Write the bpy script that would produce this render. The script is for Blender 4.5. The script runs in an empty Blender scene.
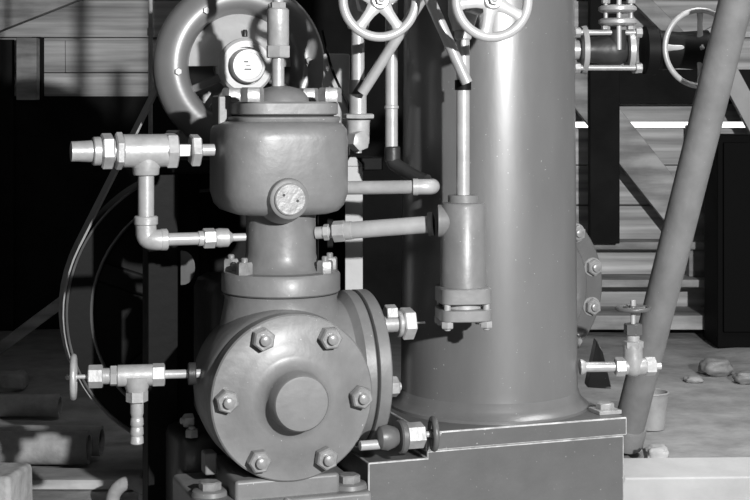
import bpy, bmesh, math, random
from mathutils import Vector, Matrix, noise
random.seed(7)
C = bpy.context.scene.collection
PI = math.pi
sc = bpy.context.scene
sc.view_settings.view_transform = 'Standard'
sc.view_settings.look = 'None'
sc.view_settings.exposure = 0.0
sc.view_settings.gamma = 1.0
sc.view_settings.use_curve_mapping = False

# ------------------------------------------------------------------ frames
TH = math.radians(19)                      # the machine stands turned 19 degrees to the lens
U = Vector((math.cos(TH), math.sin(TH), 0))    # along the machine, to the right and away
B = Vector((-math.sin(TH), math.cos(TH), 0))   # into the machine
F = -B                                         # the way its front faces
Z = Vector((0, 0, 1)); WX = Vector((1, 0, 0)); WY = Vector((0, 1, 0))
CAMH = 0.9; CAMY = -3.0

def W(px, py, D):
    return Vector(((px - 375) * D / 1500, D + CAMY, CAMH + (100 - py) * D / 1500))
def zof(py, D): return CAMH + (100 - py) * D / 1500
def G(u, b, z): return U * u + B * b + Z * z
def turned(deg): return Vector((math.cos(math.radians(deg)), math.sin(math.radians(deg)), 0))

def perp(a):
    a = a.normalized()
    ref = Z if abs(a.z) < 0.9 else WX
    e1 = ref.cross(a).normalized()
    return e1, a.cross(e1).normalized()

class MB:
    """collects shapes (world coordinates) into one mesh"""
    def __init__(s): s.bm = bmesh.new()
    def rings(s, rings, cap0=True, cap1=True, closed=False):
        bm = s.bm; vs = []
        for r in rings:
            if len(r) == 1: vs.append([bm.verts.new(r[0])])
            else: vs.append([bm.verts.new(p) for p in r])
        pairs = list(zip(vs, vs[1:]))
        if closed: pairs.append((vs[-1], vs[0]))
        for a, b in pairs:
            n = max(len(a), len(b))
            for i in range(n):
                j = (i + 1) % n
                if len(a) == 1 and len(b) == 1: continue
                if len(a) == 1: bm.faces.new((a[0], b[j], b[i]))
                elif len(b) == 1: bm.faces.new((a[i], a[j], b[0]))
                else: bm.faces.new((a[i], a[j], b[j], b[i]))
        if not closed:
            if cap0 and len(vs[0]) > 2: bm.faces.new(list(reversed(vs[0])))
            if cap1 and len(vs[-1]) > 2: bm.faces.new(vs[-1])
        return s
    def lathe(s, o, axis, prof, seg=48, phase=0.0, cap0=True, cap1=True):
        a = axis.normalized(); e1, e2 = perp(a); out = []
        for t, r in prof:
            c = o + a * t
            if r <= 1e-6: out.append([c])
            else: out.append([c + (e1 * math.cos(phase + 2 * PI * i / seg) + e2 * math.sin(phase + 2 * PI * i / seg)) * r for i in range(seg)])
        return s.rings(out, cap0, cap1)
    def cyl(s, p0, p1, r0, r1=None, seg=32, ch=0.0):
        if r1 is None: r1 = r0
        d = p1 - p0; L = d.length
        if ch > 0: prof = [(0, r0 - ch), (ch, r0), (L - ch, r1), (L, r1 - ch)]
        else: prof = [(0, r0), (L, r1)]
        return s.lathe(p0, d, prof, seg)
    def hexa(s, p0, p1, r, seg=6, phase=0.3):
        d = p1 - p0; L = d.length; c = min(r * .13, L * .3)
        return s.lathe(p0, d, [(0, r * .9), (c * .6, r), (L - c * .6, r), (L, r * .88)], seg, phase)
    def box(s, c, h, ax=(U, B, Z)):
        bm = s.bm
        v = [bm.verts.new(c + ax[0] * (i * h[0]) + ax[1] * (j * h[1]) + ax[2] * (k * h[2])) for i in (-1, 1) for j in (-1, 1) for k in (-1, 1)]
        for f in ((0, 1, 3, 2), (4, 6, 7, 5), (0, 4, 5, 1), (2, 3, 7, 6), (0, 2, 6, 4), (1, 5, 7, 3)):
            bm.faces.new([v[i] for i in f])
        return s
    def ubox(s, u0, u1, b0, b1, z0, z1):
        return s.box(G((u0 + u1) / 2, (b0 + b1) / 2, (z0 + z1) / 2), ((u1 - u0) / 2, (b1 - b0) / 2, (z1 - z0) / 2))
    def wbox(s, x0, x1, y0, y1, z0, z1):
        return s.box(Vector(((x0 + x1) / 2, (y0 + y1) / 2, (z0 + z1) / 2)), ((x1 - x0) / 2, (y1 - y0) / 2, (z1 - z0) / 2), (WX, WY, Z))
    def bar(s, p0, p1, w, t, side):
        """square bar from p0 to p1, w across 'side', t the other way"""
        d = (p1 - p0); L = d.length; d = d.normalized()
        sd = (side - d * side.dot(d)).normalized(); o = d.cross(sd)
        return s.box((p0 + p1) / 2, (L / 2, w / 2, t / 2), (d, sd, o))
    def tube(s, pts, r, seg=20, smooth=0, hollow=False, closed=False):
        P = [Vector(p) for p in pts]
        if smooth:
            Q = []; n = len(P)
            for i in range(n - 1):
                p0 = P[max(i - 1, 0)]; p1 = P[i]; p2 = P[i + 1]; p3 = P[min(i + 2, n - 1)]
                for k in range(smooth):
                    t = k / smooth
                    Q.append(0.5 * ((2 * p1) + (p2 - p0) * t + (2 * p0 - 5 * p1 + 4 * p2 - p3) * t * t + (3 * p1 - p0 - 3 * p2 + p3) * t ** 3))
            Q.append(P[-1]); P = Q
        R = r if isinstance(r, (list, tuple)) else [r] * len(P)
        out = []; e1 = None
        for i, p in enumerate(P):
            t = (P[min(i + 1, len(P) - 1)] - P[max(i - 1, 0)]).normalized()
            if e1 is None: e1, e2 = perp(t)
            else:
                e1 = (e1 - t * e1.dot(t)).normalized(); e2 = t.cross(e1)
            out.append([p + (e1 * math.cos(2 * PI * k / seg) + e2 * math.sin(2 * PI * k / seg)) * R[i] for k in range(seg)])
        return s.rings(out)
    def torus(s, c, axis, R, r, seg=56, rs=16, flat=1.0):
        a = axis.normalized(); e1, e2 = perp(a); out = []
        for i in range(seg):
            d = e1 * math.cos(2 * PI * i / seg) + e2 * math.sin(2 * PI * i / seg)
            out.append([c + d * (R + r * math.cos(2 * PI * k / rs)) + a * (r * flat * math.sin(2 * PI * k / rs)) for k in range(rs)])
        return s.rings(out, closed=True)
    def pipe(s, p0, p1, r, ri, seg=36):
        """open pipe with a wall"""
        d = p1 - p0; L = d.length
        prof = [(0, ri), (0, r), (L, r), (L, ri)]
        a = d.normalized(); e1, e2 = perp(a)
        out = [[p0 + a * t + (e1 * math.cos(2 * PI * i / seg) + e2 * math.sin(2 * PI * i / seg)) * q for i in range(seg)] for t, q in prof]
        return s.rings(out, closed=True)
    def sup(s, c, rings, n=4.0, seg=64, ax=(U, B)):
        """rounded-square turned body: rings of (z, half width)"""
        out = []
        for z, h in rings:
            o = Vector((c.x, c.y, z))
            if h <= 1e-6: out.append([o]); continue
            ring = []
            for i in range(seg):
                t = 2 * PI * i / seg; ct, st = math.cos(t), math.sin(t)
                ring.append(o + ax[0] * (h * math.copysign(abs(ct) ** (2 / n), ct)) + ax[1] * (h * math.copysign(abs(st) ** (2 / n), st)))
            out.append(ring)
        return s.rings(out)
    def prism(s, poly, depth):
        """polygon (world points) pushed along a vector"""
        return s.rings([poly, [p + depth for p in poly]])
    def jitter(s, amp, sc_=9.0, seed=0):
        for v in s.bm.verts:
            v.co += noise.noise_vector(v.co * sc_ + Vector((seed, 0, 0))) * amp
        return s
    def build(s, name, mat, parent=None, loc=None, bevel=0.0, angle=38, bseg=2, edge=None):
        bm = s.bm
        bmesh.ops.recalc_face_normals(bm, faces=bm.faces)
        root = parent
        while root is not None and root.parent is not None: root = root.parent
        o0 = Vector(root.location) if root is not None else (Vector(loc) if loc is not None else Vector((0, 0, 0)))
        bmesh.ops.translate(bm, verts=bm.verts, vec=-o0)
        me = bpy.data.meshes.new(name); bm.to_mesh(me); bm.free()
        for p in me.polygons: p.use_smooth = True
        me.set_sharp_from_angle(angle=math.radians(angle))
        me.materials.append(mat)
        ob = bpy.data.objects.new(name, me); C.objects.link(ob)
        if parent is not None: ob.parent = parent
        else: ob.location = o0
        if edge is not None: me.materials.append(edge)
        if bevel > 0:
            m = ob.modifiers.new('bevel', 'BEVEL'); m.width = bevel; m.segments = bseg
            m.limit_method = 'ANGLE'; m.angle_limit = math.radians(40); m.harden_normals = True
            if edge is not None: m.material = 1
        return ob

def tag(o, label=None, cat=None, group=None, kind=None):
    if label: o['label'] = label
    if cat: o['category'] = cat
    if group: o['group'] = group
    if kind: o['kind'] = kind
    return o
def thing(name, label, cat, loc, group=None):
    o = bpy.data.objects.new(name, None); o.empty_display_size = 0.05
    C.objects.link(o); o.location = loc
    return tag(o, label, cat, group)
def copy_tree(o, parent=None):
    c = o.copy(); C.objects.link(c)
    if parent is not None: c.parent = parent
    for ch in list(o.children): copy_tree(ch, c)
    return c

class Line:
    """a straight run seen in the photograph: turns photo x (or y) into a place along it"""
    def __init__(s, px, py, D, d): s.p = W(px, py, D); s.d = d.normalized(); s.D = D
    def x(s, px):
        k = (px - 375) / 1500; t = (k * s.D - s.p.x) / (s.d.x - k * s.d.y)
        return s.p + s.d * t
    def y(s, py):
        return Vector((s.p.x, s.p.y, zof(py, s.D)))

# ------------------------------------------------------------------ materials
def mat(name, v, rough=.45, metal=0.0, tint=(1, 1, 1), var=.12, vscale=6.0, bump=.05, bscale=60.0, stretch=None, spec=.5,
        speck=0.0, coat=0.0, wear=0.0, grain=None):
    m = bpy.data.materials.new(name); m.use_nodes = True
    nt = m.node_tree; nd = nt.nodes; lk = nt.links
    bs = nd['Principled BSDF']
    tc = nd.new('ShaderNodeTexCoord'); mp = nd.new('ShaderNodeMapping'); lk.new(tc.outputs['Object'], mp.inputs['Vector'])
    if stretch: mp.inputs['Scale'].default_value = stretch
    n1 = nd.new('ShaderNodeTexNoise'); n1.inputs['Scale'].default_value = vscale; n1.inputs['Detail'].default_value = 6
    n1.inputs['Roughness'].default_value = .62
    lk.new(mp.outputs[0], n1.inputs['Vector'])
    cr = nd.new('ShaderNodeValToRGB')
    lo, hi = v * (1 - var), v * (1 + var)
    cr.color_ramp.elements[0].position = .3; cr.color_ramp.elements[1].position = .7
    cr.color_ramp.elements[0].color = (lo * tint[0], lo * tint[1], lo * tint[2], 1)
    cr.color_ramp.elements[1].color = (hi * tint[0], hi * tint[1], hi * tint[2], 1)
    lk.new(n1.outputs['Fac'], cr.inputs['Fac'])
    col = cr.outputs['Color']
    if grain:                                  # long wood grain
        mg = nd.new('ShaderNodeMapping'); mg.inputs['Scale'].default_value = grain
        lk.new(tc.outputs['Object'], mg.inputs['Vector'])
        ng = nd.new('ShaderNodeTexNoise'); ng.inputs['Scale'].default_value = 8; ng.inputs['Detail'].default_value = 8
        lk.new(mg.outputs[0], ng.inputs['Vector'])
        rg = nd.new('ShaderNodeValToRGB'); rg.color_ramp.elements[0].position = .35; rg.color_ramp.elements[1].position = .65
        rg.color_ramp.elements[0].color = (.5, .5, .5, 1); rg.color_ramp.elements[1].color = (1.1, 1.1, 1.1, 1)
        lk.new(ng.outputs['Fac'], rg.inputs['Fac'])
        mx = nd.new('ShaderNodeMixRGB'); mx.blend_type = 'MULTIPLY'; mx.inputs[0].default_value = 1
        lk.new(col, mx.inputs[1]); lk.new(rg.outputs[0], mx.inputs[2]); col = mx.outputs[0]
    if speck > 0:                              # chips and dust flecks
        ns = nd.new('ShaderNodeTexNoise'); ns.inputs['Scale'].default_value = 190; ns.inputs['Detail'].default_value = 2
        lk.new(tc.outputs['Object'], ns.inputs['Vector'])
        rs = nd.new('ShaderNodeValToRGB'); rs.color_ramp.elements[0].position = .735; rs.color_ramp.elements[1].position = .78
        lk.new(ns.outputs['Fac'], rs.inputs['Fac'])
        mf = nd.new('ShaderNodeMath'); mf.operation = 'MULTIPLY'; mf.inputs[1].default_value = speck
        lk.new(rs.outputs[0], mf.inputs[0])
        mx = nd.new('ShaderNodeMixRGB'); lk.new(mf.outputs[0], mx.inputs[0]); lk.new(col, mx.inputs[1])
        mx.inputs[2].default_value = (.75, .75, .75, 1); col = mx.outputs[0]
    lk.new(col, bs.inputs['Base Color'])
    bs.inputs['Metallic'].default_value = metal
    bs.inputs['Specular IOR Level'].default_value = spec
    rr = nd.new('ShaderNodeMapRange'); rr.inputs['To Min'].default_value = max(.02, rough - .08); rr.inputs['To Max'].default_value = rough + .1
    lk.new(n1.outputs['Fac'], rr.inputs['Value']); lk.new(rr.outputs[0], bs.inputs['Roughness'])
    if coat: bs.inputs['Coat Weight'].default_value = coat; bs.inputs['Coat Roughness'].default_value = .25
    if bump > 0:
        n2 = nd.new('ShaderNodeTexNoise'); n2.inputs['Scale'].default_value = bscale; n2.inputs['Detail'].default_value = 5
        lk.new(mp.outputs[0], n2.inputs['Vector'])
        bp = nd.new('ShaderNodeBump'); bp.inputs['Strength'].default_value = bump; bp.inputs['Distance'].default_value = .01
        lk.new(n2.outputs['Fac'], bp.inputs['Height']); lk.new(bp.outputs[0], bs.inputs['Normal'])
    return m

M = {}
M['paint'] = mat('grey_machine_enamel', .165, .44, var=.18, vscale=9, bump=.12, bscale=40, speck=.5, coat=.12)
M['tank'] = mat('grey_tank_enamel', .125, .40, var=.14, vscale=5, bump=.05, bscale=40, speck=.5, stretch=(1, 1, .35), coat=.55)
M['base'] = mat('grey_base_enamel', .10, .38, var=.12, vscale=7, bump=.12, bscale=40, speck=.5)
M['brass'] = mat('worn_brass', .40, .38, metal=.22, var=.18, vscale=25, bump=.10, bscale=70, speck=.3)
M['pipe'] = mat('dull_pipe_metal', .38, .36, metal=.18, var=.15, vscale=18, bump=.06, bscale=60, speck=.3)
M['nut'] = mat('bare_nut_metal', .34, .38, metal=.2, var=.2, vscale=40, bump=.1, bscale=80)
M['worn'] = mat('edge_worn_to_bare_metal', .40, .4, metal=.1, var=.5, vscale=30, bump=.1)
M['paintnut'] = mat('worn_painted_nut', .25, .34, metal=.15, var=.25, vscale=50, bump=.12, bscale=80, coat=.2)
M['wheelmetal'] = mat('polished_handwheel_metal', .42, .32, metal=.15, var=.1, vscale=20, bump=.04)
M['black'] = mat('black_iron_paint', .006, .55, var=.3, vscale=8, bump=.08, bscale=40, spec=.1)
M['darkiron'] = mat('dark_cast_iron', .035, .42, metal=.2, var=.3, vscale=10, bump=.15, bscale=40)
M['gasket'] = mat('black_gasket', .01, .8, bump=0)
M['motor'] = mat('grey_motor_enamel', .15, .38, var=.12, vscale=6, bump=.05, bscale=30, coat=.5)
M['motorlight'] = mat('pale_motor_enamel', .44, .38, var=.2, vscale=8, bump=.06, bscale=30, coat=.2)
M['cap'] = mat('pale_bearing_cap_metal', .52, .4, metal=.1, var=.06, bump=.02)
M['wall'] = mat('weathered_plank_wood', .50, .75, var=.3, vscale=3, bump=.5, bscale=14, stretch=(.35, 1, 2.5), spec=.2, grain=(.12, 1, 4))
M['oldwall'] = mat('sooty_plank_wood', .07, .85, var=.4, vscale=3, bump=.3, bscale=14, spec=.1)
M['wall_shade'] = mat('painted_wall_shade', .012, .85, var=.5, vscale=3, bump=.3, bscale=10, spec=.08)  # near-black: shade on the back wall put into the colour
M['black_box'] = mat('plain_black', .004, .7, bump=.05, spec=.06)  # even near-black for the box at far right
M['beamwood'] = mat('sawn_brace_wood', .36, .75, var=.25, vscale=5, bump=.3, bscale=20, spec=.2, grain=(.4, 1, 3))
M['palewood'] = mat('pale_planed_wood', .42, .65, var=.12, vscale=7, bump=.15, bscale=30, spec=.25)
M['dirt'] = mat('trodden_dirt', .27, .95, var=.3, vscale=7, bump=.35, bscale=30, spec=.1)
M['rust'] = mat('rusty_iron_pipe', .30, .7, var=.3, vscale=14, bump=.3, bscale=40, spec=.3)
M['leanpipe'] = mat('grey_leaning_pipe_metal', .19, .5, var=.18, vscale=12, bump=.12, bscale=50, speck=.4)
M['stone'] = mat('rough_grey_stone', .36, .9, var=.3, vscale=10, bump=.6, bscale=25, spec=.1)
M['darkwood_and_shade'] = mat('dark_wood_and_shade', .012, .85, var=.4, vscale=4, bump=.4, bscale=16, spec=.08)  # dark stud and post, also the board painted as shade
M['belt'] = mat('grey_belt_leather', .28, .6, var=.2, vscale=10, bump=.1)
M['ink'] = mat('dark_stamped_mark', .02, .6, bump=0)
M['flywheel'] = mat('dark_flywheel_paint', .006, .55, var=.3, vscale=6, bump=.05, spec=.12)
M['rim'] = mat('grey_flywheel_rim_metal', .14, .4, metal=.4, var=.2, vscale=8, bump=.05)
M['zinc'] = mat('galvanised_bucket_metal', .33, .55, metal=.2, var=.2, vscale=14, bump=.08)

# ------------------------------------------------------------------ nuts and bolts (shared meshes)
_cache = {}
def nut(parent, p, axis, r, h, mt='nut', stud=.45, proud=.25, washer=0, name='nut', spin=0.0, flat=False):
    """hex nut whose axis is 'axis'; stud end stands proud of it"""
    key = (round(r, 4), round(h, 4), mt, stud, proud, washer, name)
    if key not in _cache:
        b = MB(); o = Vector((0, 0, 0))
        if washer: b.lathe(o, Z, [(0, r * washer), (h * .15, r * washer)], 28)
        b.lathe(o, Z, [(0, r * .97), (h * .08, r), (h * .86, r), (h, r * .86)], 6)
        if stud > 0:
            b.lathe(o, Z, [(h * .9, r * stud), (h * (1 + proud), r * stud), (h * (1.08 + proud), r * stud * .75)], 20)
        me = b.build(name, M[mt], None)
        _cache[key] = me.data
        bpy.data.objects.remove(me)
    ob = bpy.data.objects.new(name, _cache[key]); C.objects.link(ob)
    root = parent
    while root.parent is not None: root = root.parent
    ob.parent = parent
    q = axis.to_track_quat('Z', 'Y').to_matrix().to_4x4() @ Matrix.Rotation(spin, 4, 'Z')
    ob.matrix_local = Matrix.Translation(p - Vector(root.location)) @ q
    return ob

def handwheel(parent, c, axis, R, r, spokes=4, spin=0.0, mt='wheelmetal', hub=.22, dish=0.0, spw=None, name='handwheel'):
    """rim, flat tapered spokes and hub, with a small retaining nut"""
    a = axis.normalized(); e1, e2 = perp(a)
    b = MB(); b.torus(c, a, R, r)
    hc = c - a * dish
    b.lathe(hc - a * r * 1.1, a, [(0, R * hub * .9), (r * .3, R * hub), (r * 1.9, R * hub), (r * 2.3, R * hub * .85)], 32)
    w = spw if spw else r * .9
    for k in range(spokes):
        t = spin + 2 * PI * k / spokes
        d = e1 * math.cos(t) + e2 * math.sin(t); sdir = a.cross(d)
        rings = []
        for q, ww in ((R * hub * .6, w * 1.5), (R * .45, w), (R * .75, w * .9), (R * 1.0, w * 1.3)):
            cc = hc + (c - hc) * (q / R) + d * q
            rings.append([cc + sdir * (ww * math.cos(2 * PI * i / 12)) + a * (r * .55 * math.sin(2 * PI * i / 12)) for i in range(12)])
        b.rings(rings)
    ob = b.build(name, M[mt], parent)
    nut(ob, hc + a * r * 1.1, a, R * hub * .62, r * 1.1, mt='nut', stud=.5, name='wheel_nut', spin=.3)
    return ob

# ================================================================== THE SETTING
XL, XR, YB, YF, ZC = -2.6, 2.4, 3.0, -6.0, 2.9
rows = [-.06, .16, .32, .48, .64, .790, .811, 1.01, 1.148, 1.30, 1.46, 1.62, 1.78, 1.94, 2.1, 2.26, 2.42, 2.58, 2.74, 2.9]
b = MB()
for i, (z0, z1) in enumerate(zip(rows, rows[1:])):
    x = XL
    slit = abs(z0 - .790) < 1e-6
    while x < XR - .01:
        x2 = min(XR, x + random.uniform(.9, 2.0))
        if slit:
            if x < .72: x2 = .72
            else: x, x2 = 1.9, XR
        y = YB + random.uniform(-.006, .006)
        b.wbox(x + .001, x2 - .001, y, y + .03, z0 + .002, z1 - (.008 if abs(z1 - 1.148) < 1e-6 else .003))
        x = x2
b.jitter(.003, 5)
# boards nailed behind the joints (the one open joint lets daylight through)
b.wbox(XL, XR, YB + .037, YB + .05, -.06, .789); b.wbox(XL, XR, YB + .037, YB + .05, .812, ZC); b.wbox(XL, .72, YB + .037, YB + .05, .78, .82)
tag(b.build('wall_back', M['wall'], None, bevel=.003), kind='structure')
tag(MB().wbox(XL - .05, XL, YF, YB + .05, 0, ZC).build('wall_left', M['oldwall']), kind='structure')
tag(MB().wbox(XR, XR + .05, YF, YB + .05, 0, ZC).build('wall_right', M['oldwall']), kind='structure')
tag(MB().wbox(XL, XR, YF - .05, YF, 0, ZC).build('wall_front', M['oldwall']), kind='structure')
tag(MB().wbox(XL - .05, XR + .05, YF - .05, YB + .05, ZC, ZC + .05).build('ceiling', M['oldwall']), kind='structure')
# earth floor, uneven
b = MB(); nx, ny = 150, 150; grid = []
for j in range(ny + 1):
    row = []
    for i in range(nx + 1):
        x = XL + (XR - XL) * i / nx; y = -1.2 + (YB + .05 + 1.2) * j / ny
        z = noise.noise(Vector((x * 3, y * 3, 0))) * .012 + noise.noise(Vector((x * 8, y * 8, 3))) * .004 + noise.noise(Vector((x * 30, y * 30, 5))) * .0012 - .014
        row.append(b.bm.verts.new((x, y, z)))
    grid.append(row)
for j in range(ny):
    for i in range(nx): b.bm.faces.new((grid[j][i], grid[j][i + 1], grid[j + 1][i + 1], grid[j + 1][i]))
b.wbox(XL, XR, YF, -1.2, -.05, -.004)
tag(b.build('floor', M['dirt'], None, angle=180), kind='structure')

# timbers of the back wall
def trim(n, mb, m='beamwood', bevel=.004): return tag(mb.build('trim_%d' % n, M[m], None, bevel=bevel), kind='structure')
trim(1, MB().bar(W(-60, 36, 5.88), W(120, -35, 5.88), .14, .05, Z))                 # brace, upper left
trim(2, MB().box((W(28, 38, 5.9) + W(28, 100, 5.9)) / 2, (.040, .03, .122), (WX, WY, Z)))   # post, left
trim(3, MB().wbox(-1.36, -1.32, 2.93, 2.99, .9, 1.15), 'darkwood_and_shade')                  # dark stud beside it
trim(4, MB().bar(W(555, 56, 5.86), W(690, 226, 5.86), .135, .05, Z))                # long brace, right
trim(5, MB().bar(W(705, 30, 5.78), W(775, 160, 5.78), .075, .04, Z), 'palewood')    # pale brace, far right
trim(6, MB().bar(W(628, -12, 5.86), W(690, 50, 5.86), .06, .05, Z))                 # brace, top right
trim(7, MB().wbox(.55, 1.30, 2.86, 3.0, .315, .345))                                # ledge
trim(8, MB().wbox(.55, 1.40, 2.80, 3.0, .175, .205))                                # lower ledge
trim(9, MB().wbox(.50, 1.45, 2.74, 3.0, .02, .075))                                 # sill
trim(10, MB().wbox(1.235, 1.31, 2.90, 2.98, .205, .80))                             # short post on the ledge
trim(11, MB().wbox(.83, .945, 2.79, 2.85, .345, ZC), 'darkwood_and_shade')                    # dark post

trim(12, MB().wbox(.70, 1.95, 2.88, 2.96, .885, 1.02), 'darkwood_and_shade')                  # dark board added as painted shade across the right

trim(13, MB().wbox(XL + .01, -.35, 2.972, 2.988, -.06, .915), 'wall_shade', 0)  # dark sheet painted as the machine's shadow on the lower wall
trim(15, MB().wbox(XL + .01, -1.435, 2.955, 2.97, -.06, 1.14), 'wall_shade', 0)          # taller dark sheet painted as shade, far left
tag(MB().wbox(-.30, .15, 2.955, 2.988, -.06, 2.05).build('shade_panel', M['wall_shade'], None, bevel=.004), kind='structure')  # dark panel painted as shade between compressor and tank
trim(14, MB().wbox(-.345, -.30, 2.94, 2.99, -.06, 2.1).wbox(.15, .195, 2.94, 2.99, -.06, 2.1).wbox(-.345, .195, 2.94, 2.99, 2.06, 2.1), 'wall_shade', .003)  # border round that panel, in the same painted shade

# ================================================================== BASE AND TANK
zb = .236
base = thing('machine_base', 'long grey painted cast iron base under the tall tank', 'machine base', G(.3, .1, 0))
MB().ubox(.0936, .5455, -.038, .50, zb - .038, zb).build('top_plate', M['base'], base, bevel=.003, edge=M['worn'])
zt = zb - .0385
MB().prism([G(u, -.034, z) for u, z in ((-.026, -.01), (.5405, -.01), (.5405, zt), (.0986, zt), (.0986, .184), (-.026, .184))], B * .40).ubox(.0986, .5405, .3665, .495, -.01, zt).build('base_body', M['base'], base, bevel=.003, edge=M['worn'])
w = MB(); wp = Line(605, 411, 3.19, U).p; wp.z = zb
ws = w.box(wp + Z * .004, (.026, .026, .004)).build('washer', M['nut'], base, bevel=.001)
nut(base, wp + Z * .008, Z, .019, .013, name='bolt', stud=0, spin=.4)
for i, (u, z) in enumerate(((.53, .09), )):
    nut(base, G(.541, -.005, .10), U, .012, .012, name='bolt', stud=.5)

tc = Vector((.249, .28, zb))
tank = thing('receiver_tank', 'tall smooth grey cylindrical tank filling the middle right', 'tank', tc)
MB().lathe(tc, Z, [(0, .197), (.02, .193), (.06, .1925), (.7, .187), (1.25, .184), (1.30, .16), (1.34, .1), (1.355, 0)], 96).build('shell', M['tank'], tank)
MB().lathe(tc, Z, [(0, .216), (.006, .216), (.012, .207), (.022, .199), (.036, .1945), (.04, .19)], 96).build('foot_ring', M['tank'], tank)

# ================================================================== COMPRESSOR
zc = zof(398, 2.88)
U0, B0 = -.1875, -.0623
comp = thing('compressor', 'grey cast iron compressor with a round bolted cover facing out', 'compressor', G(U0, .05, 0))
c0 = G(U0, B0, zc)
# main casting: drum across the machine, neck up, neck out to the side
b = MB()
b.lathe(c0 + B * .036, B, [(0, .156), (.006, .160), (.03, .163), (.075, .163), (.13, .158), (.20, .145), (.26, .10), (.26, 0)], 72)
ca = G(-.1644, .11, 0)
Dn = ca.y + 3
zf0, zf1 = zof(291, Dn), zof(270.5, Dn)
b.lathe(Vector((ca.x, ca.y, 0)), Z, [(zc + .02, .135), (zc + .10, .128), (zc + .15, .1175), (zf0 - .012, .114), (zf0 - .002, .117)], 64)
sp = Vector((ca.x, ca.y, zof(367, 3.10)))
b.lathe(sp, U, [(.0, .138), (.10, .138), (.120, .142), (.130, .154), (.133, .158), (.152, .159), (.154, .157)], 72)
casting = b.build('cylinder_casting', M['paint'], comp)
MB().lathe(c0, B, [(.030, .154), (.037, .154)], 64).build('gasket', M['gasket'], comp)
MB().lathe(sp, U, [(.153, .153), (.1595, .153)], 64).build('gasket', M['gasket'], comp)
# front cover with its hub
cov = MB().lathe(c0, F, [(-.032, .159), (-.030, .161), (-.003, .161), (0, .158), (.0003, .112), (.004, .106), (.0045, .082), (.007, .073),
                         (.012, .064), (.018, .058), (.026, .0555), (.054, .0545), (.060, .051), (.0605, .046), (.0605, 0)], 96).build('front_cover', M['paint'], comp)
for k in range(6):
    t = math.radians(-2 + 60 * k)
    e = U * math.cos(t) + Z * math.sin(t)
    nut(cov, c0 + e * .1335 + F * .0005, F, .0225, .024, mt='paintnut', stud=.46, proud=.4, name='nut', spin=.2 + k * .35)
# side cover
scv = MB().lathe(sp, U, [(.159, .155), (.161, .159), (.183, .159), (.186, .156), (.186, .09), (.182, .085), (.182, 0)], 72).build('side_cover', M['paint'], comp)
for k in range(6):
    t = math.radians(-9 + 60 * k)
    if k == 1: continue                     # a gland fitting is screwed in here
    nut(scv, sp + U * .186 + F * (.130 * math.cos(t)) + Z * (.130 * math.sin(t)), U, .0205, .02, name='nut', spin=k * .4)
# flange under the column, and the column
fl = MB().lathe(Vector((ca.x, ca.y, 0)), Z, [(zf0, .117), (zf0 + .003, .1205), (zf1 - .006, .1205), (zf1, .116), (zf1 + .001, .09)], 80).build('column_flange', M['paint'], comp)
MB().lathe(Vector((ca.x, ca.y, 0)), Z, [(zf0 - .004, .1155), (zf0, .1155)], 64).build('gasket', M['gasket'], comp)
zcol = zof(212, Dn)
MB().lathe(Vector((ca.x, ca.y, 0)), Z, [(zf1, .092), (zf1 + .006, .082), (zf1 + .016, .075), (zf1 + .035, .0715), (zcol - .01, .0705), (zcol + .01, .075)], 64).build('column', M['paint'], comp)
for dx, dy in ((-.068, -.074), (-.101, -.005), (.091, -.041), (.098, .030), (.0, .1)):
    nut(fl, Vector((ca.x + dx, ca.y + dy, zf1 - .001)), Z, .0165, .026, mt='paintnut', name='bolt', stud=.42, proud=.25, spin=dx * 9)
# valve chest
z0, z1 = zof(213, Dn), zof(121, Dn)
chest = MB().sup(ca - U * .006, [(z0, .072), (z0 + .002, .095), (z0 + .008, .112), (z0 + .02, .123), (z0 + .045, .130), (z1 - .035, .130), (z1 - .016, .128), (z1 - .005, .120), (z1, .108), (z1, 0)], 3.6, 96).build('valve_chest', M['paint'], comp)
pp = W(288.5, 199, 2.918)
b = MB().lathe(pp, F, [(-.045, .052), (-.02, .0445), (.0, .0405), (.008, .039), (.010, .036)], 48)
boss = b.build('boss', M['paint'], chest)
pl = MB().lathe(pp, F, [(.006, .0315), (.014, .0315), (.016, .029), (.016, 0)], 40).build('plug', M['paintnut'], chest)
tag(pl, 'bare metal round plug with two small holes')
for px, py in ((283, 195), (298, 201)):
    pq = W(px, py, 2.905)
    q = pp + F * .0158 + U * (pq - pp).dot(U) + Z * (pq - pp).z
    # drilled holes, part of the plug's look
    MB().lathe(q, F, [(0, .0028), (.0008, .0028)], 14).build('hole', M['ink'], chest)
# head: lower plate, head flange, dome
MB().sup(ca, [(z1 - .002, .106), (z1 + .004, .109), (z1 + .008, .109), (z1 + .010, .106)], 4.2, 80).build('joint_plate', M['paint'], comp)
zh0, zh1 = z1 + .0125, zof(101.5, Dn)
MB().sup(ca, [(z1 + .0095, .097), (zh0 + .001, .097)], 4.2, 80).build('gasket', M['gasket'], comp)
hd = MB().sup(ca, [(zh0, .100), (zh0 + .003, .104), (zh1 - .004, .104), (zh1, .100), (zh1, 0)], 4.4, 96).build('head_flange', M['paint'], comp)
MB().lathe(Vector((ca.x, ca.y, 0)), Z, [(zh1 - .001, .058), (zh1 + .008, .056), (zh1 + .018, .048), (zh1 + .027, .034), (zh1 + .031, .018), (zh1 + .033, 0)], 48).build('dome', M['paint'], comp)
for su, sb in ((-1, -1), (1, -1), (-1, 1), (1, 1)):
    nut(hd, ca + U * (.080 * su) + B * (.078 * sb) + Z * (zh1 - .001), Z, .0235, .029, name='bolt', mt='paintnut', stud=0, spin=.2 + .5 * su)
# lug behind the head on the left
MB().ubox(-.292, -.264, .12, .18, z1 - .01, zh1 + .012).build('lug', M['paint'], comp, bevel=.004)
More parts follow.
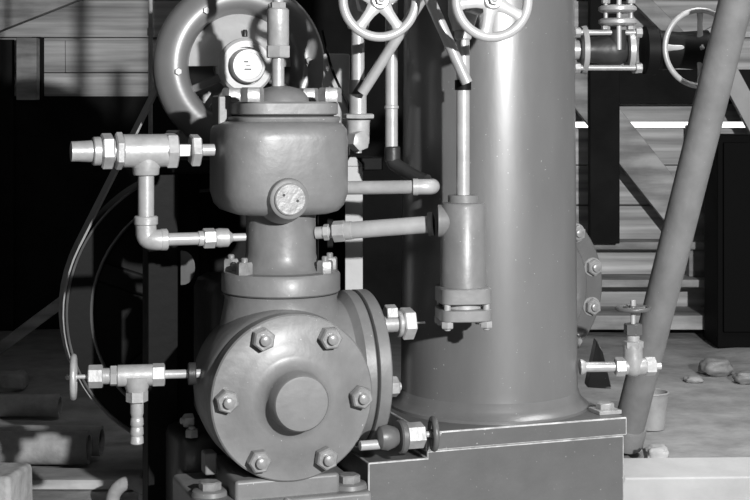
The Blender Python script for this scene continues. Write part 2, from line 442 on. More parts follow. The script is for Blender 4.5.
# pedestal with feet, crankcase behind
MB().ubox(-.372, -.030, -.0743, .19, -.01, .138).ubox(-.30, -.09, -.055, .17, .13, .175).build('pedestal', M['paint'], comp, bevel=.008)
for px, py, D in ((349, 484, 2.955), (210, 490, 2.90)):
    p = W(px, py, D); p.z = .138
    pad = MB().lathe(p, Z, [(-.002, .036), (.008, .034), (.010, .031)], 32).build('foot_pad', M['paint'], comp)
    nut(pad, p + Z * .0095, Z, .022, .016, mt='paintnut', name='bolt', stud=0, spin=.5)
pn = W(288, 494, 2.86); pn = G(pn.dot(U), -.0743, pn.z)
nut(comp, Vector((pn.x, pn.y, .128)), F, .014, .016, name='drain_plug', stud=.5, spin=.2)
MB().ubox(-.36, -.04, .192, .34, -.01, .215).build('crankcase_foot', M['darkiron'], comp, bevel=.02)
MB().ubox(-.28, -.075, .215, .44, .20, .52).build('crankcase', M['darkiron'], comp, bevel=.03)
pf = W(192, 440, 3.05); pf.z = .215
nut(comp, pf, Z, .014, .016, name='bolt', stud=.5)
nut(comp, W(193, 420, 3.08), -U, .014, .02, name='bolt', stud=.5)
MB().box(W(209, 462, 2.98), (.012, .02, .022)).build('lug', M['paint'], comp, bevel=.004)

# ================================================================== FITTINGS ROUND THE COMPRESSOR
# union standing on the dome
L = Line(278, 60, Dn, Z); s_ = Dn / 1500
un = thing('pipe_union', 'brass pipe union and thin stem rising from the compressor head dome', 'pipe fitting', L.y(85))
MB().cyl(L.y(90), L.y(56), 6.3 * s_, ch=.001).build('stem', M['brass'], un)
MB().hexa(L.y(58), L.y(45), 12.5 * s_, phase=.2).build('hex_nut', M['brass'], un)
MB().lathe(L.y(46), Z, [(0, 10 * s_), (.003, 11 * s_), (36 * s_, 11 * s_), (38 * s_, 9 * s_)], 32).build('barrel', M['brass'], un)
MB().hexa(L.y(10), L.y(2), 8 * s_).cyl(L.y(4), L.y(-60), 5.5 * s_).build('upper_pipe', M['brass'], un)

# tee fitting, left of the valve chest
L = Line(205, 150, 2.985, U)
def R(px, at): return px * (at.y + 3) / 1500
tee = thing('tee_fitting', 'brass tee fitting with open nozzle left of the compressor valve chest', 'pipe fitting', L.x(148))
P = L.x
MB().lathe(P(71), U, [(.003, .011), (0, .0155), (.0, .0195), (.012, .0198), ((P(93) - P(71)).length, .0215)], 36, cap0=True).build('nozzle', M['brass'], tee)
MB().cyl(P(92.5), P(101), .028, ch=.002).build('collar', M['brass'], tee)
MB().cyl(P(110), P(124), .024).build('neck', M['brass'], tee)
MB().hexa(P(101), P(113), .0355).build('hex_nut', M['brass'], tee)
MB().hexa(P(115), P(123), .037, phase=.6).build('hex_nut', M['brass'], tee)
b = MB().cyl(P(122), P(167), .0325, ch=.002)
j = P(148)
Lv = Line(146, 200, j.y + 3, Z); s_ = Lv.D / 1500
b.cyl(Lv.y(150), Lv.y(168), .031, .0275).lathe(Lv.y(175), Z, [(0, .024), (.002, .0255), (.014, .0265)], 36)
b.build('tee_body', M['brass'], tee)
MB().hexa(P(165), P(177), .037, phase=.1).build('union_nut', M['brass'], tee)
MB().box((P(178) + P(192)) / 2, ((P(192) - P(178)).length / 2, .012, .012), (U, B, Z)).build('square_neck', M['brass'], tee, bevel=.002)
MB().hexa(P(190), P(200), .033, phase=.2).build('hex_nut', M['brass'], tee)
MB().cyl(P(198), P(214), .012).build('stub', M['brass'], tee)
MB().cyl(Lv.y(174), Lv.y(216), .0158).build('drop_pipe', M['pipe'], tee)
L2 = Line(247, 237, 3.008, U); P2 = L2.x
e0, e1_ = Lv.y(222), P2(160)
cor = Vector((e0.x, e0.y, P2(146).z))
MB().lathe(Lv.y(225), Z, [(0, .021), (.002, .0235), (.016, .0235), (.018, .021)], 32).tube([Lv.y(222), Lv.y(228), cor + Z * .004 + (P2(160) - cor) * .12, P2(156), P2(162)], .0205, 28, 6).lathe(P2(160), U, [(0, .019), (.002, .0215), (.013, .0215), (.015, .019)], 32).build('elbow', M['brass'], tee)
MB().cyl(P2(166), P2(204), .0126).build('cross_pipe', M['pipe'], tee)
MB().cyl(P2(198), P2(204), .015).hexa(P2(203), P2(215), .020).build('hex_nut', M['brass'], tee)
MB().lathe(P2(215), U, [(0, .0175), (.008, .0195), (.026, .0185), (.031, .012), (.036, .008), (.062, .008)], 28).build('nozzle_nut', M['brass'], tee)

# drain valve, lower left
d8 = turned(9)
L = Line(197, 373.5, 2.93, d8); P = L.x
v = thing('drain_valve', 'small brass drain valve with hose tail left of the round cover', 'valve', P(135))
handwheel(v, P(73.5), -d8, .0385, .0062, spokes=4, mt='brass', spin=.4)
MB().cyl(P(74), P(90), .0042).build('spindle', M['brass'], v)
MB().hexa(P(88), P(103), .0222).build('bonnet_nut', M['brass'], v)
MB().cyl(P(102), P(111), .0155).build('neck', M['brass'], v)
MB().hexa(P(110), P(117.5), .0205, phase=.7).build('lock_nut', M['brass'], v)
vd = P(137); Lq = Line(137, 380, vd.y + 3, Z)
MB().cyl(P(117), P(153), .0208, ch=.002).cyl(Lq.y(376), Lq.y(391), .029, .0205).build('valve_body', M['brass'], v)
MB().hexa(P(152), P(165), .0222, phase=.2).build('union_nut', M['brass'], v)
MB().cyl(P(164), P(205), .0085).build('inlet_stem', M['brass'], v)
MB().cyl(P(188), P(196), .022, ch=.002).build('flange', M['darkiron'], v)
MB().hexa(Lq.y(390), Lq.y(402), .0212).build('hex_nut', M['brass'], v)
pr = [(0, .0105)]
for k in range(3): pr += [(.018 * k + .002, .0130), (.018 * k + .014, .0122), (.018 * k + .016, .0108)]
pr += [(.056, .0115), (.060, .0128), (.084, .0128)]
MB().lathe(Lq.y(444), Z, pr, 28).build('hose_tail', M['brass'], v)

# plug fitting on the side cover
L = Line(386, 324.5, 3.04, U); P = L.x
v = thing('gland_fitting', 'bright hex gland fitting with thin wire on the side cover', 'pipe fitting', P(386))
MB().cyl(P(383.5), P(398), .0165).build('stub', M['nut'], v)
MB().cyl(P(396.5), P(401), .027, ch=.002).build('collar', M['nut'], v)
MB().hexa(P(401), P(413), .033, phase=.2).build('hex_nut', M['brass'], v)
MB().cyl(P(412), P(425), .0022).build('wire', M['brass'], v)
# (upper hex above it)
MB().hexa(L.x(385) + Z * .022, L.x(396) + Z * .022, .018).build('hex_nut', M['nut'], v)

# small valve low on the side cover, in front of the base
L = Line(380, 438, 2.915, U); P = L.x
v = thing('drain_valve', 'small valve with round handwheel at foot of the bolted side cover', 'valve', P(395))
MB().cyl(P(360) - Z * .012, P(386) - Z * .012, .0095).build('inlet_pipe', M['pipe'], v)
MB().lathe(P(377), U, [(0, .014), (.006, .022), (.020, .025), (.036, .020), (.042, .016)], 32).build('valve_body', M['base'], v)
MB().cyl(P(398), P(405), .0325, ch=.003).build('collar', M['base'], v)
MB().hexa(P(405), P(423), .0255, phase=.2).build('bonnet_nut', M['nut'], v)
MB().cyl(P(422), P(435), .006).build('spindle', M['brass'], v)
handwheel(v, P(433.5), turned(10), .0285, .0062, spokes=4, mt='base', hub=.3)

# stop valve right of the head
L = Line(358, 120, 3.12, Z); s_ = .002
v = thing('stop_valve', 'brass stop valve at right of the compressor head with riser', 'valve', L.y(130))
MB().lathe(L.y(147), Z, [(0, .018), (.008, .0235), (.05, .0245), (.056, .026)], 36).build('valve_body', M['brass'], v)
MB().hexa(L.y(119), L.y(113.5), .034).build('collar', M['brass'], v)
MB().cyl(L.y(115), L.y(92), .0178).build('bonnet', M['brass'], v)
MB().cyl(L.y(94), L.y(80), .0195).build('dark_clamp', M['darkiron'], v)
MB().cyl(L.y(80), L.y(26), .0135).build('riser', M['pipe'], v)
MB().cyl(W(341, 141, 3.10), W(357, 141, 3.12), .0095).hexa(W(354, 141, 3.10), W(362, 141, 3.075), .021).build('side_union', M['brass'], v)
MB().cyl(L.y(153), L.y(147), .008).build('drain_tip', M['brass'], v)

# two gate valves at the top of the picture
def gate_valve(px, body_px, D, label, spin):
    ax = -turned(0).cross(Z) if False else Vector((math.sin(math.radians(11)), -math.cos(math.radians(11)), 0))
    c = W(px, 0, D - .155)
    v = thing('gate_valve', label, 'valve', c, 'gate valves along the top')
    handwheel(v, c, ax, .0700 * D / 2.985, .0094, spokes=5, spin=spin, hub=.26, spw=.011)
    bc = Vector((W(body_px, 0, D).x, W(body_px, 0, D).y, c.z))
    MB().cyl(c, bc, .008).build('spindle', M['brass'], v)
    MB().hexa(c + (bc - c) * .45, c + (bc - c) * .62, .024).build('bonnet_nut', M['brass'], v)
    MB().lathe(bc - Z * .05, Z, [(0, .02), (.012, .024), (.03, .03), (.07, .03), (.09, .024), (.1, .02)], 32).build('valve_body', M['pipe'], v)
    MB().cyl(bc + Z * .05, bc + Z * .5, .0135).build('upper_pipe', M['pipe'], v)
    return v
gate_valve(379.5, 358, 3.12, 'left bright handwheel valve at top above the stop valve riser', PI / 2 + 1.25)
gate_valve(492, 463, 2.985, 'right bright handwheel valve at top in front of the tall tank', PI / 2 + .45)

# V-shaped pipe brace behind the handwheels
apex, apex2 = W(447, -40, 3.03), W(412, -40, 2.93)
v = thing('pipe_brace', 'crossing pair of round rods slanting down between the two top handwheels', 'brace', W(427, 0, 3.0))
MB().tube([W(362, 93, 3.078), apex], .0112, 20).build('rod', M['pipe'], v)
MB().tube([W(467, 83, 2.948), apex2], .0112, 20).build('rod', M['pipe'], v)
MB().cyl(W(426, -8, 2.915), W(426, -8, 3.06), .007).build('pivot_bolt', M['nut'], v)
MB().lathe(W(463, 90, 2.985), Z, [(0, .0165), (.02, .0165)], 28).build('shadow_ring', M['black'], v)  # black ring at the rod end, painted as the rod's shadow

# check valve in front of the tank and its riser
L = Line(463, 250, 2.985, Z)
v = thing('check_valve', 'upright cylindrical check valve with square bolted flanges against the tank', 'valve', L.y(318))
MB().lathe(L.y(288), Z, [(0, .046), (.004, .0455), (zof(206, 2.985) - zof(288, 2.985), .0445), (zof(203, 2.985) - zof(288, 2.985), .041), (zof(202, 2.985) - zof(288, 2.985), .030), (zof(195, 2.985) - zof(288, 2.985), .030), (zof(194.5, 2.985) - zof(288, 2.985), .0)], 56).build('valve_body', M['paint'], v)
MB().lathe(L.y(221), -WX, [(.02, .036), (.043, .0325), (.050, .0325), (.051, .029)], 40).build('side_inlet', M['paint'], v)
ax2 = (turned(8), turned(98))
for nm, ya, yb in (('upper_flange', 302, 286), ('lower_flange', 319, 307)):
    MB().sup(L.p, [(zof(ya, 2.985), .049), (zof(ya, 2.985) + .002, .0515), (zof(yb, 2.985) - .002, .0515), (zof(yb, 2.985), .049)], 5, 64, ax2).build(nm, M['paint'], v)
MB().cyl(L.y(308), L.y(301), .040).build('spacer_ring', M['nut'], v)
for su, sb in ((-1, -1), (1, -1), (-1, 1), (1, 1)):
    q = L.p + ax2[0] * (.039 * su) + ax2[1] * (.039 * sb)
    q0 = Vector((q.x, q.y, zof(318.5, 2.985)))
    st = MB().cyl(q0, q0 + Z * .04, .0065, seg=16).build('stud', M['nut'], v)
    nut(st, q0, -Z, .0125, .0135, name='nut', stud=.5)
rp = thing('riser_pipe', 'straight thin vertical pipe rising from the check valve', 'pipe', L.y(196))
MB().cyl(L.y(196), L.y(26), .0132).build('pipe_run', M['pipe'], rp)
MB().lathe(L.y(40), Z, [(0, .014), (.003, .017), (.018, .017), (.022, .014)], 28).build('socket', M['pipe'], rp)

# horizontal discharge pipe to the check valve
a0, a1 = W(316, 233, 3.035), W(434.5, 224, 2.985)
d = (a1 - a0).normalized()
def Q(x): return a0 + d * ((x - 316) * .00199)
dp = thing('discharge_pipe', 'level bright pipe with union nut from column to check valve', 'pipe', Q(375))
MB().cyl(Q(316), Q(335), .0125).hexa(Q(324), Q(330), .0165).build('stub', M['brass'], dp)
MB().hexa(Q(334), Q(347), .0215).cyl(Q(346), Q(354), .0185).build('union_nut', M['brass'], dp)
MB().cyl(Q(352), Q(433), .0172).build('pipe_run', M['pipe'], dp)
MB().cyl(Q(433), Q(437), .024).build('gasket', M['gasket'], dp)

# short pipe from the valve chest into the tank
ep = thing('elbow_pipe', 'short level pipe from valve chest with rounded elbow into the tank', 'pipe', W(390, 187, 3.02))
MB().cyl(W(340, 188, 3.075), W(416, 187, 3.02), .0138).build('pipe_run', M['pipe'], ep)
MB().cyl(W(413, 187, 3.02), W(418, 187, 3.02), .0172).tube([W(415, 187, 3.02), W(424, 186.8, 3.02), W(430, 186.8, 3.028), W(432, 186.5, 3.05), W(432, 186, 3.10), W(432, 186, 3.134)], .0158, 28, 5).build('elbow', M['pipe'], ep)

# vertical pipe with a coupling, behind, bending off towards the tank
vp = thing('bent_pipe', 'vertical pipe with a coupling bending right beside the tank', 'pipe', W(391, 160, 3.15))
MB().cyl(W(391.5, -60, 3.15), W(391.5, 156, 3.15), .0132).build('pipe_run', M['pipe'], vp)
MB().lathe(W(391.5, 109, 3.15), Z, [(0, .0135), (.002, .0152), (.006, .0152), (.008, .0135)], 28).build('coupling', M['pipe'], vp)
MB().lathe(W(392.5, 162, 3.15), Z, [(0, .0135), (.003, .0165), (.03, .0165), (.033, .014)], 28).tube([W(392.5, 158, 3.15), W(394, 163, 3.147), W(402, 169, 3.13), W(418, 178, 3.09), W(427, 181.5, 3.072)], .0145, 24, 5).build('elbow', M['darkiron'], vp)

# ================================================================== RIGHT OF THE TANK
d5 = turned(4)
L = Line(590, 367, 3.25, d5); P = L.x; s_ = 3.26 / 1500
v = thing('drain_valve', 'upright metal valve with flat handwheel right of the tank foot', 'valve', P(633))
MB().cyl(P(579.5), P(617), 5 * s_).lathe(P(580), d5, [(0, .017), (.005, .0165), (.012, .0125)], 28).build('inlet_pipe', M['brass'], v)
MB().hexa(P(615), P(625), 9.6 * s_).build('hex_nut', M['brass'], v)
MB().hexa(P(645), P(655.5), 9.2 * s_, phase=.5).build('hex_nut', M['brass'], v)
MB().cyl(P(655), P(661), 3.4 * s_).build('outlet_tip', M['brass'], v)
m_ = P(633); Lq = Line(633, 350, m_.y + 3, Z); s_ = Lq.D / 1500
b = MB().lathe(P(622), d5, [(0, 7 * s_), (.006, 8.2 * s_), (.05, 8.2 * s_), (.056, 7 * s_)], 32).lathe(Lq.y(376), Z, [(0, 4 * s_), (3 * s_, 8 * s_), (8 * s_, 10 * s_), (18 * s_, 9.5 * s_), (31 * s_, 9.5 * s_)], 32)
b.build('valve_body', M['nut'], v)
MB().hexa(Lq.y(348), Lq.y(340.5), 10.4 * s_).build('hex_nut', M['nut'], v)
MB().cyl(Lq.y(341), Lq.y(334), 6.5 * s_).build('neck', M['brass'], v)
MB().hexa(Lq.y(335), Lq.y(323.5), 9.2 * s_, phase=.2).build('bonnet_nut', M['base'], v)
MB().cyl(Lq.y(324), Lq.y(307), 2.4 * s_).build('spindle', M['brass'], v)
handwheel(v, Lq.y(308.5), Z, 16.2 * s_, 2.1 * s_, spokes=4, spin=.5, mt='base')
MB().hexa(Lq.y(306), Lq.y(300), 2.6 * s_).build('tip_nut', M['brass'], v)

# second vessel: only the bolted flange shows behind the tank
vc = W(525, 287, 3.60)
ve = thing('flanged_vessel', 'bolted round flange end of a second vessel behind the tank', 'vessel', Vector((vc.x, vc.y, zb)))
MB().lathe(vc, B, [(.02, .19), (.05, .17), (.3, .17), (.34, .12), (.35, 0)], 64).build('barrel', M['darkiron'], ve)
fv = MB().lathe(vc, F, [(-.022, .205), (-.019, .208), (-.003, .208), (0, .205), (0, .165), (.008, .160), (.009, .13), (.002, .12), (.002, 0)], 80).build('end_flange', M['base'], ve)
for k in range(12):
    t = math.radians(-17 + 30 * k)
    nut(fv, vc + U * (.185 * math.cos(t)) + Z * (.185 * math.sin(t)), F, .020, .018, name='nut', mt='paintnut', stud=.5, proud=.4, washer=1.15, spin=k)
f0 = [W(587, 398, 3.46), W(612, 400, 3.44), W(603, 352, 3.47), W(597, 340, 3.50)]
zz = zb + .0005
f0[0].z = zz; f0[1].z = zz
MB().prism(f0, WY * .05).build('support_foot', M['base'], ve, bevel=.003)

# leaning pipe
lp = thing('leaning_pipe', 'thick grey pipe leaning diagonally across the right side', 'pipe', W(623, 450, 3.86))
p0, p1 = W(624.5, 445, 3.86), W(742.5, -25, 3.45)
MB().pipe(p0, p1, .0395, .034, 48).build('pipe_run', M['leanpipe'], lp)
d = (p1 - p0).normalized()
MB().lathe(p0 + d * .001, d, [(0, .043), (.008, .046), (.05, .046), (.058, .0425)], 48).build('foot_collar', M['leanpipe'], lp)

# flanged stop valve, upper right
L = Line(600, 50, 3.7, turned(3)); P = L.x; s_ = 3.7 / 1500; dx = turned(3)
fv = thing('flanged_valve', 'dark flanged valve with long bolts and gland at top right', 'valve', P(610))
fa = MB().lathe(P(580), dx, [(0, 18 * s_), (.002, 23.5 * s_), (.014, 24.5 * s_), (.017, 20 * s_)], 40).build('flange', M['pipe'], fv)
fb = MB().lathe(P(626), dx, [(0, 18 * s_), (.002, 20.5 * s_), (.015, 20.5 * s_), (.018, 18 * s_)], 40).build('flange', M['pipe'], fv)
b = MB().lathe(P(584), dx, [(0, 12 * s_), (.03, 13 * s_), (.06, 17 * s_), (.08, 17 * s_), (.105, 12 * s_)], 40)
Lq = Line(617.5, 40, P(617).y + 3 - .02, Z)
b.cyl(Lq.y(50), Lq.y(30), 9 * s_).build('valve_body', M['darkiron'], fv)
MB().cyl(P(540), P(582), 10 * s_).build('pipe_stub', M['pipe'], fv)
for yy, x1 in ((33, 640), (68, 640)):
    for dyy in (-1, 1):
        oz = Z * (zof(yy, 3.7) - P(600).z) + WY * (.028 * dyy)
        rd = MB().cyl(P(576) + oz, P(x1) + oz, 2.4 * s_ * (1.15 if dyy < 0 else 1)).build('bolt', M['nut'], fv)
        MB().hexa(P(573) + oz, P(579) + oz, 5.2 * s_).build('nut', M['nut'], rd)
        MB().hexa(P(633.5) + oz, P(640) + oz, 5.2 * s_).build('nut', M['nut'], rd)
for ya, yb in ((13, 5.5), (26, 18.5)):
    MB().lathe(Lq.y(ya), Z, [(0, 15 * s_), (2.5 * s_, 19 * s_), (5.5 * s_, 19 * s_), (7.5 * s_, 16 * s_)], 40).build('gland_flange', M['pipe'], fv)
for ddx in (-12.5, 12.5):
    q = Lq.y(30) + WX * (ddx * s_) - WY * .012
    sd = MB().cyl(q, q + Z * (44 * s_), 2.2 * s_, seg=14).build('stud', M['nut'], fv)
    MB().hexa(q, q + Z * (4 * s_), 4.4 * s_).build('nut', M['nut'], sd); MB().hexa(q + Z * (26 * s_), q + Z * (30 * s_), 4.4 * s_).build('nut', M['nut'], sd)
MB().cyl(Lq.y(50) - WY * .022, Lq.y(-40) - WY * .022, 2.4 * s_).build('spindle', M['wheelmetal'], fv)
# its neighbour with the big wheel
wc = W(700, 48, 3.68)
wax = Vector((math.sin(math.radians(14)), -math.cos(math.radians(14)), 0))
gv = thing('wheel_valve', 'dark gate valve with big rim handwheel behind the leaning pipe', 'valve', wc)
handwheel(gv, wc, wax, .0930, .0070, spokes=4, spin=0.0, mt='pipe', hub=.14, spw=.0075)
MB().cyl(wc, wc - wax * .16, .010).build('spindle', M['pipe'], gv)
bcn = wc - wax * .18
MB().lathe(bcn + wax * .03, -wax, [(0, .03), (.01, .045), (.06, .05), (.08, .04)], 36).build('bonnet', M['darkiron'], gv)
q = P(651) + Z * 0
MB().lathe(P(643), dx, [(0, .04), (.003, .060), (.03, .062), (.036, .05), (.09, .045), (.16, .05)], 40).build('valve_body', M['black'], gv)

# things on the floor, right
bk = thing('bucket', 'small grey metal bucket standing behind foot of the leaning pipe', 'bucket', W(651, 424, 4.17))
o = W(651, 424, 4.17); o.z = -.012
MB().lathe(o, Z, [(0, 0), (0, .038), (.100, .048), (.100, .045), (.006, .035), (.006, 0)], 40).build('shell', M['zinc'], bk)
MB().torus(o + Z * .100, Z, .0475, .003, 40, 8).build('rim', M['zinc'], bk)
def stone(px, py, D, r, sq, label, seed, m='stone', nm='stone', grp=None):
    o = W(px, py, D); o.z = r[2] * .75 - .012
    b = MB(); bmesh.ops.create_icosphere(b.bm, subdivisions=4, radius=1)
    for vtx in b.bm.verts:
        n_ = vtx.co.normalized(); k = 1 + .22 * noise.noise(n_ * 1.7 + Vector((seed, 0, 0))) + .07 * noise.noise(n_ * 5 + Vector((seed, 2, 0)))
        c_ = [math.copysign(abs(x) ** sq, x) for x in n_]
        vtx.co = Vector((c_[0] * r[0] * k, c_[1] * r[1] * k, c_[2] * r[2] * k)) + o
    return tag(b.build(nm, M[m], None, loc=o, angle=60), label, 'stone' if nm == 'stone' else nm, grp)
stone(656, 448, 3.72, (.031, .035, .031), .55, 'pale squarish stone on the dirt below the bucket', 3)
stone(637, 434, 4.0, (.012, .012, .014), .8, 'tiny pale pebble between the stone and leaning pipe', 8)
stone(716, 350, 5.0, (.055, .05, .03), .8, 'flat dark stone lying in front of black box', 12, 'leanpipe')
stone(746, 362, 4.85, (.04, .03, .02), .8, 'little dark stone at the far right edge', 15, 'leanpipe')
stone(693, 378, 4.85, (.03, .03, .012), .9, 'low dirt clod on open floor right of bucket', 21, 'dirt', 'clod')
rx = Matrix.Rotation(math.radians(7), 3, turned(2))
tb = MB().box(Vector((1.02, .475, .020)), (.48, .062, .034), (turned(2), rx @ turned(92), rx @ Z)).jitter(.004, 6)
bmx = tag(tb.build('timber', M['palewood'], None, loc=(1.02, .47, 0), bevel=.005), 'pale sawn timber lying on the floor at lower right', 'timber')
tb = MB().box(Vector((.98, .28, .002)), (.35, .06, .012), (turned(4), turned(94), Z)).jitter(.003, 6)
tag(tb.build('board', M['palewood'], None, loc=(.98, .28, 0), bevel=.003), 'thin pale board in front of the big timber', 'board')
cb = thing('black_box', 'plain black box against the back wall at far right', 'black_box', Vector((1.5, 2.6, 0)))  # plain black box filling the dark area at far right
MB().wbox(1.255, 1.80, 2.50, 2.72, -.01, .772).build('box_body', M['black_box'], cb, bevel=.006)
MB().wbox(1.275, 1.78, 2.485, 2.502, .05, .745).build('front_sheet', M['black_box'], cb, bevel=.004)

# ================================================================== BEHIND THE COMPRESSOR, LEFT
# flywheel
fu, fb_ = -.168, .80
fz = zof(305, 3.7)
fc = G(fu, fb_, fz)
fw = thing('flywheel', 'large dark spoked belt flywheel standing behind the compressor', 'flywheel', Vector((fc.x, fc.y, 0)))
ra = [(-.05, .340), (-.046, .345), (.046, .345), (.05, .340), (.05, .288), (.046, .284), (-.046, .284), (-.05, .288)]
e1, e2 = perp(B)
MB().rings([[fc + B * t + (e1 * math.cos(2 * PI * i / 96) + e2 * math.sin(2 * PI * i / 96)) * r for i in range(96)] for t, r in ra], closed=True).build('rim', M['flywheel'], fw)
MB().torus(fc + F * .048, F, .3435, .0035, 96, 8).build('rim_edge', M['rim'], fw)
MB().torus(fc + F * .048, F, .286, .0045, 96, 8).build('inner_edge', M['rim'], fw)
MB().lathe(fc, B, [(-.012, .286), (.012, .286)], 72).build('web', M['flywheel'], fw)
MB().lathe(fc, F, [(-.06, .06), (.055, .06), (.06, .055), (.06, 0)], 40).build('hub', M['flywheel'], fw)
MB().cyl(fc + F * .36, fc + B * .08, .025).build('shaft', M['darkiron'], fw)
for k in range(6):
    t = 2 * PI * k / 6 + .35
    dd = e1 * math.cos(t) + e2 * math.sin(t)
    MB().bar(fc + dd * .05 + F * .014, fc + dd * .286 + F * .014, .05, .03, F.cross(dd)).build('spoke', M['flywheel'], fw, bevel=.008)

# motor on its stand
mz = zof(66.5, 3.5)
mu, mb = -.1345, .58
mc = G(mu, mb, mz)
mo = thing('motor', 'round grey motor with pale bearing cap at top left', 'motor', Vector((mc.x, mc.y, mz - .205)))
MB().lathe(mc, F, [(-.15, .1), (-.145, .13), (-.13, .15), (-.06, .16), (-.03, .182), (-.012, .199), (.0, .205), (.016, .204), (.032, .193), (.042, .168), (.043, .146), (.036, .134), (.022, .126), (.0, .121), (-.06, .118), (-.06, 0)], 80).build('housing', M['motor'], mo)
b = MB(); pts = []
n_ = 24
r0, r1 = [], []
for i in range(n_ + 1):
    t = PI * i / n_
    dd = U * math.cos(t) + Z * math.sin(t)
    r0.append(mc + F * .004 + dd * .124); r1.append(mc + F * .058 + dd * .055)
faces = []
v0 = [b.bm.verts.new(p) for p in r0]; v1 = [b.bm.verts.new(p) for p in r1]
w0 = [b.bm.verts.new(p - F * .012) for p in r0]; w1 = [b.bm.verts.new(p - F * .012) for p in r1]
for i in range(n_):
    b.bm.faces.new((v0[i], v0[i + 1], v1[i + 1], v1[i])); b.bm.faces.new((w0[i + 1], w0[i], w1[i], w1[i + 1]))
    b.bm.faces.new((v0[i + 1], v0[i], w0[i], w0[i + 1])); b.bm.faces.new((v1[i], v1[i + 1], w1[i + 1], w1[i]))
for i in (0, n_): b.bm.faces.new((v0[i], v1[i], w1[i], w0[i]))
b.build('end_shield', M['motorlight'], mo)
for ang in (205, 235, 305, 335):
    t = math.radians(ang); dd = U * math.cos(t) + Z * math.sin(t)
    MB().bar(mc + dd * .05 + F * .045, mc + dd * .128 + F * .012, .018, .014, F.cross(dd)).build('shield_arm', M['motor'], mo, bevel=.004)
MB().lathe(mc, F, [(-.06, .05), (.03, .052), (.034, .066), (.060, .064), (.066, .058), (.066, .044), (.05, .044)], 56).build('bearing_boss', M['motorlight'], mo)
cp = MB().lathe(mc, F, [(.045, .040), (.084, .040), (.090, .037), (.0905, .031), (.089, .030), (.089, .0)], 48).build('bearing_cap', M['cap'], mo)
tag(cp, 'pale round bearing cap with a small stamped mark')
fm = mc + F * .0892
for ddx, ddz, wd, ht in ((-.007, .009, .010, .003), (-.002, .001, .010, .0018), (-.003, -.008, .016, .003)):
    MB().box(fm + U * ddx + Z * ddz, (wd / 2, .0006, ht / 2)).build('stamped_mark', M['ink'], cp)
MB().lathe(mc + Z * .068 + F * .05, Z, [(0, .006), (.012, .006), (.016, .004)], 16).build('oil_cup', M['darkiron'], mo)
for k in range(6):
    t = math.radians(60 * k + 125); dd = U * math.cos(t) + Z * math.sin(t)
    nut(mo, mc + dd * .155 + F * .041, F, .009, .007, name='bolt', stud=0, mt='motor')
MB().ubox(mu - .15, mu + .15, mb + .0, mb + .13, mz - .205, mz - .15).build('motor_foot', M['motor'], mo, bevel=.006)
MB().lathe(mc, B, [(.15, .03), (.165, .03), (.165, .108), (.17, .11), (.27, .11), (.275, .108), (.275, .03)], 48).build('pulley', M['darkiron'], mo)

zp = mz - .207
ms = thing('motor_stand', 'black iron stand whose upright shows below the round motor', 'stand', G(-.15, .55, 0))
MB().ubox(-.40, .14, .350, .735, zp - .03, zp).build('platform', M['black'], ms, bevel=.004)
for u, bb in ((-.36, .38), (.052, .42), (-.245, .695), (.075, .695)):
    MB().ubox(u - .033, u + .033, bb - .033, bb + .033, -.02, zp - .03).build('leg', M['black'], ms, bevel=.003)
# half-round plate on the stand's upright
pc = W(180.5, 268, 3.225)
poly = [pc + Vector((0, 0, .037))]
for i in range(13):
    t = PI / 2 - PI * i / 12
    poly.append(pc + Vector((.031 * math.cos(t) ** .8 if math.cos(t) > 0 else 0, 0, .037 * math.sin(t))))
pb = MB().prism(poly[1:], WY * .006).build('half_round_plate', M['base'], ms, bevel=.001)
tag(pb, 'grey half round plate on the black upright')

# belt from motor pulley to flywheel
def belt_path():
    c1 = (fc, .347); c2 = (mc + B * (.80 - mb), .112)
    dv = c2[0] - c1[0]
    ex = U
    x1, z1_ = c1[0].dot(U), c1[0].z; x2, z2_ = c2[0].dot(U), c2[0].z
    Dd = math.hypot(x2 - x1, z2_ - z1_); base_a = math.atan2(z2_ - z1_, x2 - x1)
    al = math.acos((c1[1] - c2[1]) / Dd)
    pts = []
    a_hi = base_a + al; a_lo = base_a - al
    for i in range(41):                       # round the flywheel underside
        t = a_hi + (2 * PI - 2 * al) * i / 40
        pts.append((x1 + c1[1] * math.cos(t), z1_ + c1[1] * math.sin(t)))
    for i in range(25):
        t = a_lo + 2 * al * i / 24
        pts.append((x2 + c2[1] * math.cos(t), z2_ + c2[1] * math.sin(t)))
    return pts
bp = belt_path(); n_ = len(bp); rings = []
cx = sum(p[0] for p in bp) / n_
for i, (x, z) in enumerate(bp):
    xa, za = bp[i - 1]; xb, zb2 = bp[(i + 1) % n_]
    tx, tz = xb - xa, zb2 - za; q = math.hypot(tx, tz); nx_, nz_ = tz / q, -tx / q
    h = .038
    rings.append([G(x, .80 - h, z), G(x, .80 + h, z), G(x + nx_ * .005, .80 + h, z + nz_ * .005), G(x + nx_ * .005, .80 - h, z + nz_ * .005)])
tag(MB().rings(rings, closed=True).build('drive_belt', M['belt'], None, loc=G(fu, .8, .3)), 'flat grey drive belt running from flywheel up behind the motor', 'belt')

